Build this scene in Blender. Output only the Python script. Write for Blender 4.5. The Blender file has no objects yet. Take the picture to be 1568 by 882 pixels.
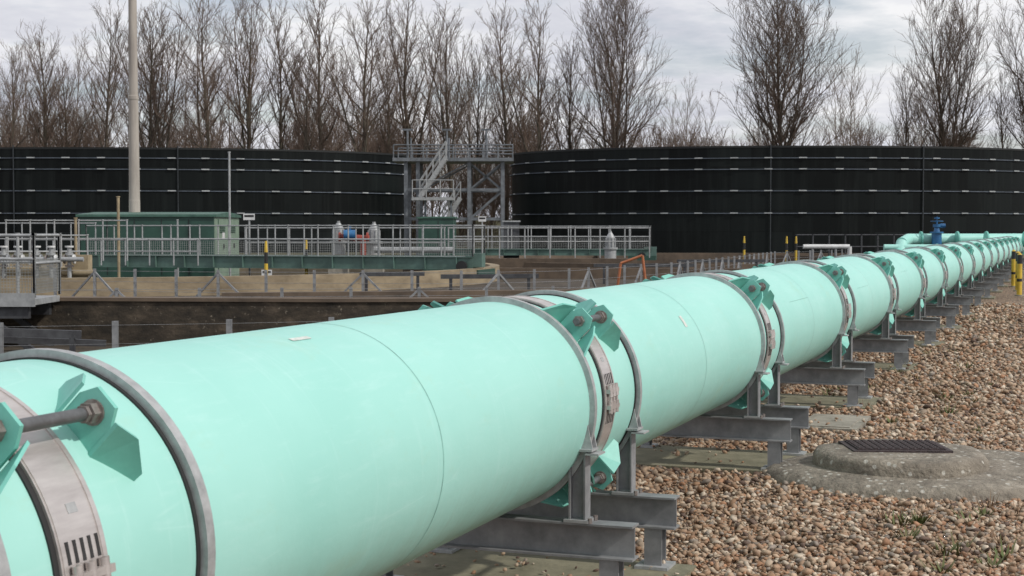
import bpy, math, random
import numpy as np
from mathutils import Vector, Matrix
random.seed(7)
rng = np.random.default_rng(11)
scene = bpy.context.scene
V = Vector

# ------------------------------------------------------------------ materials
def new_mat(name):
    m = bpy.data.materials.new(name); m.use_nodes = True
    nt = m.node_tree
    return m, nt, nt.nodes["Principled BSDF"]

def coords(nt, scale=(1, 1, 1), kind="Object"):
    tc = nt.nodes.new("ShaderNodeTexCoord"); mp = nt.nodes.new("ShaderNodeMapping")
    mp.inputs["Scale"].default_value = scale
    nt.links.new(tc.outputs[kind], mp.inputs["Vector"])
    return mp.outputs["Vector"]

def noise(nt, vec, scale, detail=5, rough=0.55):
    n = nt.nodes.new("ShaderNodeTexNoise")
    n.inputs["Scale"].default_value = scale
    n.inputs["Detail"].default_value = detail
    n.inputs["Roughness"].default_value = rough
    nt.links.new(vec, n.inputs["Vector"])
    return n.outputs["Fac"]

def ramp(nt, fac, stops):
    r = nt.nodes.new("ShaderNodeValToRGB")
    e = r.color_ramp.elements
    while len(e) < len(stops): e.new(0.5)
    for i, (p, c) in enumerate(stops):
        e[i].position = p
        if not hasattr(c, "__len__"): c = (c, c, c)
        e[i].color = (c[0], c[1], c[2], 1)
    nt.links.new(fac, r.inputs["Fac"])
    return r.outputs["Color"]

def mix(nt, fac, a, b, mode="MIX"):
    m = nt.nodes.new("ShaderNodeMix"); m.data_type = "RGBA"; m.blend_type = mode
    for sock, val in ((0, fac), (6, a), (7, b)):
        if isinstance(val, bpy.types.NodeSocket): nt.links.new(val, m.inputs[sock])
        elif hasattr(val, "__len__"): m.inputs[sock].default_value = (val[0], val[1], val[2], 1)
        else: m.inputs[sock].default_value = val
    return m.outputs[2]

def bump(nt, b, h, strength=0.4, dist=0.02):
    n = nt.nodes.new("ShaderNodeBump")
    n.inputs["Strength"].default_value = strength
    n.inputs["Distance"].default_value = dist
    nt.links.new(h, n.inputs["Height"]); nt.links.new(n.outputs["Normal"], b.inputs["Normal"])

def worn(name, col, dark=None, scale=6, rough=0.5, metal=0.0, amount=0.5, bmp=0.0, stretch=(1, 1, 1)):
    m, nt, b = new_mat(name)
    v = coords(nt, stretch)
    f = noise(nt, v, scale, 6, 0.65)
    dark = dark or tuple(c * 0.6 for c in col)
    c = ramp(nt, f, [(0.5 - 0.25 * amount, dark), (0.5 + 0.22, col)])
    nt.links.new(c, b.inputs["Base Color"])
    b.inputs["Roughness"].default_value = rough
    b.inputs["Metallic"].default_value = metal
    if bmp: bump(nt, b, noise(nt, v, scale * 5), bmp)
    return m

M = {}
# mint coated pipe
m, nt, b = new_mat("mint_coating")
v = coords(nt); vs = coords(nt, (0.6, 3.5, 3.5))
c0 = ramp(nt, noise(nt, v, 1.3, 4), [(0.3, (0.320, 0.645, 0.570)), (0.7, (0.375, 0.700, 0.625))])
c1 = mix(nt, ramp(nt, noise(nt, vs, 7, 8, 0.7), [(0.54, 0.0), (0.76, 0.5)]), c0, (0.45, 0.74, 0.68))
v3 = coords(nt, (1, 1, 1))
c2 = mix(nt, ramp(nt, noise(nt, v3, 38, 4, 0.7), [(0.69, 0.0), (0.8, 0.45)]), c1, (0.20, 0.42, 0.35))
# circumferential scuffs and rub marks left by lifting straps
cs = coords(nt, (9, 0.7, 0.7))
c2 = mix(nt, ramp(nt, noise(nt, cs, 2.2, 8, 0.75), [(0.56, 0.0), (0.70, 0.40)]), c2, (0.46, 0.75, 0.69))
wv = nt.nodes.new("ShaderNodeTexVoronoi"); wv.feature = "DISTANCE_TO_EDGE"; wv.inputs["Scale"].default_value = 2.2
vv = coords(nt, (0.45, 1.5, 1.3)); nt.links.new(vv, wv.inputs["Vector"])
sm = ramp(nt, wv.outputs["Distance"], [(0.0, 0.40), (0.009, 0.0)])
sm2 = mix(nt, 1.0, sm, ramp(nt, noise(nt, v, 3, 3), [(0.55, 0.0), (0.66, 1.0)]), "MULTIPLY")
c3 = mix(nt, sm2, c2, (0.50, 0.78, 0.72))
# yellowish-green stains in soft blotches
c3 = mix(nt, ramp(nt, noise(nt, coords(nt, (0.8, 1.5, 1.5)), 2.6, 7, 0.7), [(0.58, 0.0), (0.76, 0.45)]), c3, (0.38, 0.58, 0.43))
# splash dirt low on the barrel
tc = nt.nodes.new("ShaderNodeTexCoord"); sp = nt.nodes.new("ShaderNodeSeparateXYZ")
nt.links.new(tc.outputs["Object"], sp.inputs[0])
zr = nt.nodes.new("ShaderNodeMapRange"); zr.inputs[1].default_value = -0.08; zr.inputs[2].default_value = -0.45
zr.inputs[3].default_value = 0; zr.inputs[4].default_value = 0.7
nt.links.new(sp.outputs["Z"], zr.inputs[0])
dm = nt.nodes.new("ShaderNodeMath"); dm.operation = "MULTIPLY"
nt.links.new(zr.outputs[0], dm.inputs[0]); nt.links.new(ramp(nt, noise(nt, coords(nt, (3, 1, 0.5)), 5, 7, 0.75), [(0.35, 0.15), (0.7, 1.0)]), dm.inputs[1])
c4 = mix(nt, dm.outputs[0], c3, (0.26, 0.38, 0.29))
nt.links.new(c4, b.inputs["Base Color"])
rr_ = ramp(nt, noise(nt, vs, 4, 6, 0.7), [(0.35, 0.44), (0.7, 0.60)]); nt.links.new(rr_, b.inputs["Roughness"])
b.inputs["Specular IOR Level"].default_value = 0.4
bump(nt, b, noise(nt, v, 14, 4), 0.06, 0.02)
M["mint"] = m
M["mint_lug"] = worn("mint_lug_paint", (0.215, 0.58, 0.49), (0.15, 0.45, 0.38), 8, 0.45, 0, 0.6)
M["seam"] = worn("seam_paint", (0.285, 0.60, 0.525), None, 8, 0.5)
M["galv"] = worn("galvanised_ring", (0.49, 0.50, 0.50), (0.30, 0.31, 0.31), 22, 0.55, 0.25, 0.7)
M["beam"] = worn("galvanised_beam", (0.33, 0.335, 0.34), (0.19, 0.195, 0.20), 9, 0.55, 0.2, 0.7)
M["stainless"] = worn("stainless_band", (0.66, 0.62, 0.59), (0.50, 0.46, 0.44), 10, 0.36, 0.55, 0.5, 0, (0.5, 3, 3))
M["bolt"] = worn("rusty_bolt", (0.36, 0.33, 0.31), (0.15, 0.115, 0.10), 45, 0.5, 0.5, 0.8)
M["rod"] = worn("steel_rod", (0.17, 0.175, 0.18), (0.09, 0.09, 0.09), 25, 0.5, 0.4, 0.8)
M["rubber"] = worn("rubber", (0.03, 0.03, 0.03), None, 9, 0.7)
M["label"] = worn("paper_label", (0.75, 0.76, 0.72), (0.5, 0.55, 0.5), 40, 0.6)
M["concrete"] = worn("concrete", (0.38, 0.35, 0.29), (0.20, 0.185, 0.15), 5, 0.9, 0, 0.9, 0.4)
M["padcon"] = worn("algae_concrete", (0.27, 0.25, 0.17), (0.13, 0.125, 0.08), 5, 0.9, 0, 0.9, 0.4)
M["beige"] = worn("beige_concrete", (0.36, 0.29, 0.19), (0.13, 0.10, 0.065), 1.2, 0.9, 0, 1.0, 0.3, (1, 1, 2))
M["brownwall"] = worn("brown_concrete", (0.17, 0.125, 0.088), (0.065, 0.05, 0.038), 1.5, 0.9, 0, 1.0, 0.3)
M["water"] = worn("dark_water", (0.03, 0.03, 0.022), None, 1, 0.12)
M["steel"] = worn("handrail_steel", (0.46, 0.47, 0.47), (0.28, 0.29, 0.29), 8, 0.5, 0.3, 0.6)
M["mesh"] = worn("mesh_steel", (0.34, 0.35, 0.34), (0.22, 0.23, 0.22), 8, 0.5, 0.2, 0.6)
M["darksteel"] = worn("dark_steel", (0.085, 0.09, 0.095), (0.04, 0.04, 0.045), 6, 0.55, 0.2)
M["gantry"] = worn("gantry_steel", (0.22, 0.24, 0.26), (0.11, 0.12, 0.13), 3, 0.5, 0.2)
M["teal"] = worn("bridge_paint", (0.115, 0.20, 0.17), (0.07, 0.12, 0.10), 2, 0.5)
M["kgreen"] = worn("kiosk_dark_green", (0.035, 0.095, 0.07), (0.022, 0.06, 0.045), 1.5, 0.45)
M["ksunlit"] = worn("kiosk_sunlit_green", (0.24, 0.32, 0.24), (0.17, 0.24, 0.18), 2, 0.5)  # kiosk green lightened in colour for the side facing the sun
M["roof"] = worn("kiosk_roof", (0.07, 0.16, 0.12), None, 2, 0.6)
M["pole"] = worn("lamp_column_concrete", (0.46, 0.42, 0.37), (0.29, 0.26, 0.23), 1.4, 0.8, 0, 0.9, 0.1, (3, 3, 0.5))
M["white"] = worn("white_paint", (0.72, 0.73, 0.72), (0.55, 0.55, 0.54), 4, 0.5)
M["black"] = worn("black_paint", (0.025, 0.025, 0.025), None, 4, 0.5)
M["tankrim"] = worn("tank_rim", (0.008, 0.010, 0.010), None, 4, 0.6)
M["blue"] = worn("valve_blue", (0.03, 0.17, 0.36), (0.02, 0.10, 0.24), 5, 0.4)
M["red"] = worn("red_paint", (0.36, 0.06, 0.035), None, 4, 0.5)
M["yellow"] = worn("yellow_paint", (0.72, 0.50, 0.05), (0.5, 0.33, 0.04), 5, 0.5)
M["rust"] = worn("cast_iron", (0.095, 0.068, 0.068), (0.035, 0.027, 0.028), 30, 0.7, 0.3, 0.8, 0.5)
M["orange"] = worn("orange_pipe", (0.5, 0.17, 0.07), None, 5, 0.5)
M["tan"] = worn("tan_render", (0.40, 0.32, 0.20), None, 3, 0.8)
M["weed"] = worn("weed_green", (0.09, 0.16, 0.035), (0.14, 0.12, 0.05), 9, 0.7)
M["deadweed"] = worn("dead_stalks", (0.30, 0.20, 0.11), (0.14, 0.08, 0.05), 9, 0.8)
M["tankring"] = worn("tank_stiffener", (0.13, 0.155, 0.19), (0.07, 0.085, 0.105), 2, 0.5, 0.2)
M["tankdash"] = worn("tank_bracket", (0.50, 0.52, 0.53), (0.22, 0.24, 0.25), 1.5, 0.5, 0.1, 1.0)
M["conduit"] = worn("tank_conduit", (0.05, 0.058, 0.065), None, 2, 0.5, 0.2)
M["bark"] = worn("bark", (0.115, 0.097, 0.07), (0.055, 0.046, 0.034), 1.2, 0.9, 0, 1.0)
M["twig"] = worn("twig_bark", (0.165, 0.115, 0.085), (0.10, 0.072, 0.055), 0.4, 0.9, 0, 0.8)
M["paletwig"] = worn("pale_twig_bark", (0.25, 0.20, 0.165), (0.15, 0.122, 0.10), 0.4, 0.9, 0, 0.8)

# stained wall
m, nt, b = new_mat("stained_wall")
v = coords(nt); 
c0 = ramp(nt, noise(nt, coords(nt, (1, 1, 2.5)), 2.2, 7, 0.7), [(0.38, (0.022, 0.018, 0.013)), (0.55, (0.055, 0.043, 0.03)), (0.72, (0.13, 0.10, 0.07))])
c1 = mix(nt, ramp(nt, noise(nt, v, 14, 5, 0.7), [(0.62, 0.0), (0.72, 0.8)]), c0, (0.30, 0.26, 0.20))
nt.links.new(c1, b.inputs["Base Color"]); b.inputs["Roughness"].default_value = 0.9
bump(nt, b, noise(nt, v, 18), 0.5)
M["stained"] = m

# tank steel : near black glass-fused panels, each sheet slightly different
m, nt, b = new_mat("tank_panels")
br = nt.nodes.new("ShaderNodeTexBrick")
tc = nt.nodes.new("ShaderNodeTexCoord"); nt.links.new(tc.outputs["UV"], br.inputs["Vector"])
br.inputs["Scale"].default_value = 1; br.inputs["Brick Width"].default_value = 2.7; br.inputs["Row Height"].default_value = 1.42
br.inputs["Mortar Size"].default_value = 0.012; br.inputs["Bias"].default_value = 0.0
br.inputs["Color1"].default_value = (0.0035, 0.0045, 0.0045, 1); br.inputs["Color2"].default_value = (0.010, 0.013, 0.013, 1)
br.inputs["Mortar"].default_value = (0.002, 0.0025, 0.0025, 1)
vn = coords(nt, (2.5, 2.5, 0.15))
c = mix(nt, ramp(nt, noise(nt, vn, 1.0, 6, 0.7), [(0.48, 0.0), (0.78, 0.6)]), br.outputs["Color"], (0.020, 0.024, 0.023))
nt.links.new(c, b.inputs["Base Color"]); b.inputs["Roughness"].default_value = 0.42
b.inputs["Specular IOR Level"].default_value = 0.13
M["tank"] = m

# gravel ground sheet
m, nt, b = new_mat("gravel_ground")
v = coords(nt)
def vor(scale):
    n = nt.nodes.new("ShaderNodeTexVoronoi"); n.inputs["Scale"].default_value = scale
    nt.links.new(v, n.inputs["Vector"]); return n
v1 = vor(34)
sepc = nt.nodes.new("ShaderNodeSeparateColor"); nt.links.new(v1.outputs["Color"], sepc.inputs[0])
stones = ramp(nt, sepc.outputs[0], [(0.0, (0.09, 0.055, 0.038)), (0.25, (0.25, 0.155, 0.095)), (0.5, (0.37, 0.24, 0.155)), (0.75, (0.46, 0.33, 0.22)), (1.0, (0.60, 0.48, 0.36))])
gap = ramp(nt, v1.outputs["Distance"], [(0.35, 1.0), (0.75, 0.25)])
c0 = mix(nt, 1.0, stones, gap, "MULTIPLY")
patch = ramp(nt, noise(nt, v, 0.35, 5, 0.6), [(0.4, 0.0), (0.62, 0.7)])
c1 = mix(nt, patch, c0, mix(nt, 1.0, c0, (0.65, 0.64, 0.58), "MULTIPLY"))
green = ramp(nt, noise(nt, v, 0.9, 6, 0.75), [(0.60, 0.0), (0.72, 0.55)])
c2 = mix(nt, green, c1, (0.10, 0.105, 0.045))
nt.links.new(c2, b.inputs["Base Color"]); b.inputs["Roughness"].default_value = 0.9
bump(nt, b, gap, 0.8, 0.02)
M["gravel"] = m

m, nt, b = new_mat("soil")
v = coords(nt)
c = ramp(nt, noise(nt, v, 1.6, 8, 0.75), [(0.35, (0.030, 0.024, 0.017)), (0.55, (0.072, 0.056, 0.04)), (0.75, (0.14, 0.115, 0.077))])
nt.links.new(c, b.inputs["Base Color"]); b.inputs["Roughness"].default_value = 0.95
bump(nt, b, noise(nt, v, 20), 0.7, 0.05)
M["soil"] = m
m, nt, b = new_mat("rough_grass")
v = coords(nt)
c = ramp(nt, noise(nt, v, 0.8, 8, 0.8), [(0.35, (0.05, 0.045, 0.025)), (0.6, (0.10, 0.095, 0.045)), (0.75, (0.15, 0.125, 0.08))])
nt.links.new(c, b.inputs["Base Color"]); b.inputs["Roughness"].default_value = 0.95
M["grass"] = m

m, nt, b = new_mat("pebbles")
at = nt.nodes.new("ShaderNodeAttribute"); at.attribute_name = "Col"
c = mix(nt, ramp(nt, noise(nt, coords(nt), 60, 3), [(0.4, 0.0), (0.7, 0.35)]), at.outputs["Color"], mix(nt, 1.0, at.outputs["Color"], (0.5, 0.45, 0.42), "MULTIPLY"))
# damp / dusty drifts over metres
c = mix(nt, ramp(nt, noise(nt, coords(nt), 0.55, 5, 0.6), [(0.42, 0.0), (0.65, 0.6)]), c, mix(nt, 1.0, c, (0.72, 0.69, 0.65), "MULTIPLY"))
nt.links.new(c, b.inputs["Base Color"]); b.inputs["Roughness"].default_value = 0.75
M["pebbles"] = m

m, nt, b = new_mat("mound_concrete")
v = coords(nt)
c0 = ramp(nt, noise(nt, v, 7, 8, 0.7), [(0.35, (0.14, 0.12, 0.095)), (0.6, (0.28, 0.245, 0.195)), (0.75, (0.40, 0.36, 0.30))])
vo = nt.nodes.new("ShaderNodeTexVoronoi"); vo.inputs["Scale"].default_value = 24; nt.links.new(v, vo.inputs["Vector"])
sc = nt.nodes.new("ShaderNodeSeparateColor"); nt.links.new(vo.outputs["Color"], sc.inputs[0])
spots = mix(nt, 1.0, ramp(nt, vo.outputs["Distance"], [(0.25, 1.0), (0.4, 0.0)]), ramp(nt, sc.outputs[0], [(0.72, 0.0), (0.76, 0.85)]), "MULTIPLY")
c1 = mix(nt, spots, c0, (0.52, 0.50, 0.44))
nt.links.new(c1, b.inputs["Base Color"]); b.inputs["Roughness"].default_value = 0.95
bump(nt, b, noise(nt, v, 30), 0.8, 0.03)
M["mound"] = m

# ------------------------------------------------------------------ mesh builder
class MB:
    def __init__(s): s.v = []; s.f = []; s.m = []; s.sm = []; s.mats = []
    def mi(s, k):
        if k not in s.mats: s.mats.append(k)
        return s.mats.index(k)
    def add(s, vs, fs, k, smooth=False):
        o = len(s.v); s.v += [tuple(p) for p in vs]; i = s.mi(k)
        for f in fs: s.f.append(tuple(o + q for q in f)); s.m.append(i); s.sm.append(smooth)
    def boxf(s, c, hx, hy, hz, k):
        c, hx, hy, hz = V(c), V(hx), V(hy), V(hz)
        p = [c + hx * i + hy * j + hz * l for l in (-1, 1) for j in (-1, 1) for i in (-1, 1)]
        s.add(p, [(0, 2, 3, 1), (4, 5, 7, 6), (0, 1, 5, 4), (2, 6, 7, 3), (0, 4, 6, 2), (1, 3, 7, 5)], k)
    def box(s, x0, x1, y0, y1, z0, z1, k):
        s.boxf(((x0 + x1) / 2, (y0 + y1) / 2, (z0 + z1) / 2), ((x1 - x0) / 2, 0, 0), (0, (y1 - y0) / 2, 0), (0, 0, (z1 - z0) / 2), k)
    def frame(s, p0, p1, up=(0, 0, 1)):
        d = (V(p1) - V(p0)); L = d.length; d.normalize(); up = V(up)
        if abs(d.dot(up)) > 0.98: up = V((0, 1, 0)) if abs(d.y) < .9 else V((1, 0, 0))
        side = d.cross(up).normalized(); u = side.cross(d).normalized()
        return d, side, u, L
    def beam(s, p0, p1, w, h, k, up=(0, 0, 1)):
        d, sd, u, L = s.frame(p0, p1, up); c = (V(p0) + V(p1)) / 2
        s.boxf(c, d * (L / 2), sd * (w / 2), u * (h / 2), k)
    def ibeam(s, p0, p1, w, h, t, k, up=(0, 0, 1)):
        d, sd, u, L = s.frame(p0, p1, up); c = (V(p0) + V(p1)) / 2
        for q in (-1, 1): s.boxf(c + u * q * (h - t) / 2, d * (L / 2), sd * (w / 2), u * (t / 2), k)
        s.boxf(c, d * (L / 2 - .003), sd * (t / 2), u * (h / 2 - t), k)
    def tube(s, p0, p1, r0, k, r1=None, n=8, caps=True, smooth=True, up=(0, 0, 1)):
        r1 = r0 if r1 is None else r1
        d, sd, u, L = s.frame(p0, p1, up); p0, p1 = V(p0), V(p1); vs = []
        for p, r in ((p0, r0), (p1, r1)):
            for i in range(n):
                a = 2 * math.pi * i / n; vs.append(p + sd * math.cos(a) * r + u * math.sin(a) * r)
        s.add(vs, [(i, (i + 1) % n, n + (i + 1) % n, n + i) for i in range(n)], k, smooth)
        if caps:
            s.add(vs[:n], [tuple(range(n))[::-1]], k); s.add(vs[n:], [tuple(range(n))], k)
    def lathe_x(s, x0, x1, r0, r1, k, a0=0, a1=2 * math.pi, n=96, edge=True):
        """band around local X axis between radii r0 (inner) and r1 (outer)"""
        full = abs(a1 - a0 - 2 * math.pi) < 1e-6; m = n if full else n + 1
        def ringv(x, r): return [(x, -math.sin(a0 + (a1 - a0) * i / n) * r, math.cos(a0 + (a1 - a0) * i / n) * r) for i in range(m)]
        def q(A, B, sm):
            s.add(A + B, [(i, (i + 1) % m, m + (i + 1) % m, m + i) for i in range(n)], k, sm)
        q(ringv(x0, r1), ringv(x1, r1), True)
        if edge: q(ringv(x0, r0), ringv(x0, r1), False); q(ringv(x1, r1), ringv(x1, r0), False)
    def extr(s, poly, off, k):
        """polygon (3d points) extruded by vector off"""
        n = len(poly); off = V(off); A = [V(p) for p in poly]; B = [p + off for p in A]
        s.add(A + B, [tuple(range(n))[::-1], tuple(range(n, 2 * n))] + [(i, (i + 1) % n, n + (i + 1) % n, n + i) for i in range(n)], k)
    def mesh(s, name):
        me = bpy.data.meshes.new(name); me.from_pydata(s.v, [], s.f)
        for k in s.mats: me.materials.append(M[k])
        me.polygons.foreach_set("material_index", s.m); me.polygons.foreach_set("use_smooth", s.sm); me.update()
        return me
    def obj(s, name, parent=None, loc=(0, 0, 0), rz=0):
        return put(s.mesh(name), name, parent, loc, rz)

def put(me, name, parent=None, loc=(0, 0, 0), rz=0, scale=(1, 1, 1)):
    o = bpy.data.objects.new(name, me); scene.collection.objects.link(o)
    o.location = loc; o.rotation_euler = (0, 0, rz); o.scale = scale
    if parent: o.parent = parent
    return o
def empty(name, loc=(0, 0, 0)):
    e = bpy.data.objects.new(name, None); scene.collection.objects.link(e); e.location = loc; return e

# ------------------------------------------------------------------ survey constants
EYE = 1.63
TH = math.atan(856 / 2300); S_, C_ = math.sin(TH), math.cos(TH)
PR = 0.45; PA = 2.371; PZ = EYE - 0.77          # pipe radius, offset, axis height
RZ = math.pi / 2 - TH
def P(s, a, z=0.0): return V((s * S_ - a * C_, s * C_ + a * S_, z))
JS = 6.49; JL = 3.79
joints = [JS + (k - 1) * JL for k in range(0, 18)]
S_END = 70.0

# ------------------------------------------------------------------ ground
mb = MB(); mb.add([(-1500, -300, 0), (1500, -300, 0), (1500, 2500, 0), (-1500, 2500, 0)], [(0, 1, 2, 3)], "gravel"); mb.obj("ground")
mb = MB()
pl = [P(-6, 3.3, .004), P(75, 3.3, .004), V((24, 90, .004)), V((-120, 90, .004)), V((-120, -5, .004))]
mb.add(pl, [(0, 1, 2, 3, 4)], "soil"); mb.obj("soil_ground")
mb = MB(); mb.add([(-400, 90, .008), (-30, 78, .008), (24, 74, .008), (60, 70, .008), (400, 80, .008), (900, 1500, .008), (-900, 1500, .008)], [(0, 1, 2, 3, 4, 5, 6)], "grass"); mb.obj("grass_field")

# loose gravel as one mesh of pebbles
def in_any(x, y):
    s = x * S_ + y * C_; a = -x * C_ + y * S_
    bad = (a > 3.1)
    bad |= ((x - 2.78) / 1.08) ** 2 + ((y - 9.75) / 0.90) ** 2 < 1
    for j in joints[:8]: bad |= (abs(s - j) < .45) & (a > 1.66)
    bad |= (abs(s - 12.55) < .47) & (a > 1.55) & (a < 2.08)
    keep = rng.random(len(x)) < .02      # strays on the slabs
    return bad & ~(keep & (a < 3.1) & (a > 1.5) & ((x - 2.78) ** 2 + (y - 9.75) ** 2 > 1.6))
PX = []
for (y0, y1, dens, sz) in ((5.2, 9.0, 2700, .0120), (9.0, 13, 1750, .0140), (13, 20, 600, .018), (20, 32, 160, .024)):
    n = int(dens * (y1 - y0) * (0.36 * y1 + .4))
    y = rng.uniform(y0, y1, n); x = rng.uniform(-.6, 0.36 * y1 + .2, n)
    k = ~in_any(x, y) & (x < 0.36 * y + .3); x, y = x[k], y[k]
    r = sz * np.clip(rng.lognormal(0, .36, len(x)), .4, 2.0); PX.append(np.stack([x, y, r], 1))
PX = np.concatenate(PX)
t = (1 + 5 ** .5) / 2
ico = np.array([(-1, t, 0), (1, t, 0), (-1, -t, 0), (1, -t, 0), (0, -1, t), (0, 1, t), (0, -1, -t), (0, 1, -t), (t, 0, -1), (t, 0, 1), (-t, 0, -1), (-t, 0, 1)]) / math.sqrt(1 + t * t)
icf = np.array([(0, 11, 5), (0, 5, 1), (0, 1, 7), (0, 7, 10), (0, 10, 11), (1, 5, 9), (5, 11, 4), (11, 10, 2), (10, 7, 6), (7, 1, 8), (3, 9, 4), (3, 4, 2), (3, 2, 6), (3, 6, 8), (3, 8, 9), (4, 9, 5), (2, 4, 11), (6, 2, 10), (8, 6, 7), (9, 8, 1)])
N = len(PX)
vv = np.repeat(ico[None], N, 0) * rng.uniform(.65, 1.3, (N, 12, 1))
vv *= np.stack([rng.uniform(.8, 1.45, N), rng.uniform(.65, 1.1, N), rng.uniform(.4, .8, N)], 1)[:, None, :]
def rot(v, ang, i, j):
    c, s = np.cos(ang)[:, None], np.sin(ang)[:, None]; a, b2 = v[:, :, i].copy(), v[:, :, j].copy()
    v[:, :, i] = a * c - b2 * s; v[:, :, j] = a * s + b2 * c
rot(vv, rng.normal(0, .5, N), 0, 2); rot(vv, rng.uniform(0, 6.28, N), 0, 1)
vv *= PX[:, 2][:, None, None]; vv[:, :, 0] += PX[:, 0][:, None]; vv[:, :, 1] += PX[:, 1][:, None]
s_ = PX[:, 0] * S_ + PX[:, 1] * C_; a_ = -PX[:, 0] * C_ + PX[:, 1] * S_
lift = np.zeros(N)
for j in joints[:8]: lift[(abs(s_ - j) < .45) & (a_ > 1.66)] = .028
lift[(abs(s_ - 12.55) < .47) & (a_ > 1.55) & (a_ < 2.08)] = .038
vv[:, :, 2] += (lift + PX[:, 2] * rng.uniform(.1, 1.3, N))[:, None]
ff = (icf[None] + (np.arange(N) * 12)[:, None, None]).reshape(-1, 3)
me = bpy.data.meshes.new("gravel"); nf = len(ff)
me.vertices.add(N * 12); me.vertices.foreach_set("co", vv.reshape(-1).astype(np.float32))
me.loops.add(nf * 3); me.loops.foreach_set("vertex_index", ff.reshape(-1).astype(np.int32))
me.polygons.add(nf); me.polygons.foreach_set("loop_start", (np.arange(nf) * 3).astype(np.int32))
pal = np.array([(.38, .25, .16), (.32, .19, .11), (.48, .35, .24), (.64, .54, .42), (.30, .25, .205), (.14, .09, .065), (.42, .23, .13), (.56, .44, .32), (.38, .29, .21)])
cc = pal[rng.choice(9, N, p=[.2, .12, .18, .10, .09, .08, .07, .08, .08])] * rng.uniform(.75, 1.12, (N, 1))
cc = np.concatenate([cc, np.ones((N, 1))], 1); ca = me.color_attributes.new("Col", "FLOAT_COLOR", "POINT")
ca.data.foreach_set("color", np.repeat(cc, 12, 0).reshape(-1).astype(np.float32))
me.materials.append(M["pebbles"]); me.update(calc_edges=True); me.validate()
put(me, "gravel")

# weeds
mb = MB()
for _ in range(85):
    y = random.uniform(7, 30) if _ > 12 else random.uniform(7, 9.5); x = random.uniform(1.2 + .16 * y * 0.6, .35 * y)
    if ((x - 2.78) / 1.2) ** 2 + ((y - 9.75) / 1) ** 2 < 1: continue
    sc_ = random.uniform(.6, 1.6); kk = "weed" if random.random() < .65 else "deadweed"
    for i in range(random.randint(8, 22)):
        a = random.uniform(0, 6.28); L = random.uniform(.02, .07) * sc_; r = random.uniform(0, .06) * sc_
        bx, by = x + r * math.cos(a), y + r * math.sin(a); w = .008 if kk == "weed" else .004
        mb.add([(bx - w * math.sin(a), by + w * math.cos(a), .01), (bx + w * math.sin(a), by - w * math.cos(a), .01), (bx + L * math.cos(a), by + L * math.sin(a), .025 + L * (.8 if kk == "weed" else 1.3))], [(0, 1, 2)], kk)
mb.obj("weed_plants")

# ------------------------------------------------------------------ pipeline
pipe = empty("green_pipeline", P(0, PA, PZ)); pipe.rotation_euler = (0, 0, RZ)
mb = MB(); n = 128; L0, L1 = -2.0, S_END
xs = [L0] + [joints[0] + i * 0.95 for i in range(int((L1 - joints[0]) / .95))] + [L1]
vs = []; fs = []
for x in xs:
    for i in range(n):
        a = 2 * math.pi * i / n; vs.append((x, -math.sin(a) * PR, math.cos(a) * PR))
for j in range(len(xs) - 1):
    for i in range(n): fs.append((j * n + i, j * n + (i + 1) % n, (j + 1) * n + (i + 1) % n, (j + 1) * n + i))
mb.add(vs, fs, "mint", True); mb.add([(L1, -math.sin(2 * math.pi * i / n) * PR, math.cos(2 * math.pi * i / n) * PR) for i in range(n)], [tuple(range(n))], "mint")
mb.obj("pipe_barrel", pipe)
# girth weld seams
mb = MB()
for j in joints:
    x = j - JL * .52; mb.lathe_x(x - .0035, x + .0035, PR, PR + .0006, "seam", edge=False)
    if j > 8:
        a = random.uniform(.9, 1.5); x2 = j + random.uniform(.9, 1.4)
        p = [(x2, -math.sin(a) * (PR + .0005), math.cos(a) * (PR + .0005)), (x2 + .8, -math.sin(a) * (PR + .0005), math.cos(a) * (PR + .0005))]
        mb.beam(p[0], p[1], .002, .002, "seam")
mb.obj("weld_seam", pipe)
# labels
mb = MB()
def label(s, psi, ls, la):
    mb.lathe_x(s - ls / 2, s + ls / 2, PR + .001, PR + .002, "label", psi - la / 2, psi + la / 2, n=8, edge=False)
label(4.12, .31, .12, .045); label(8.09, .96, .05, .16)
mb.obj("label_sticker", pipe)

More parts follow.
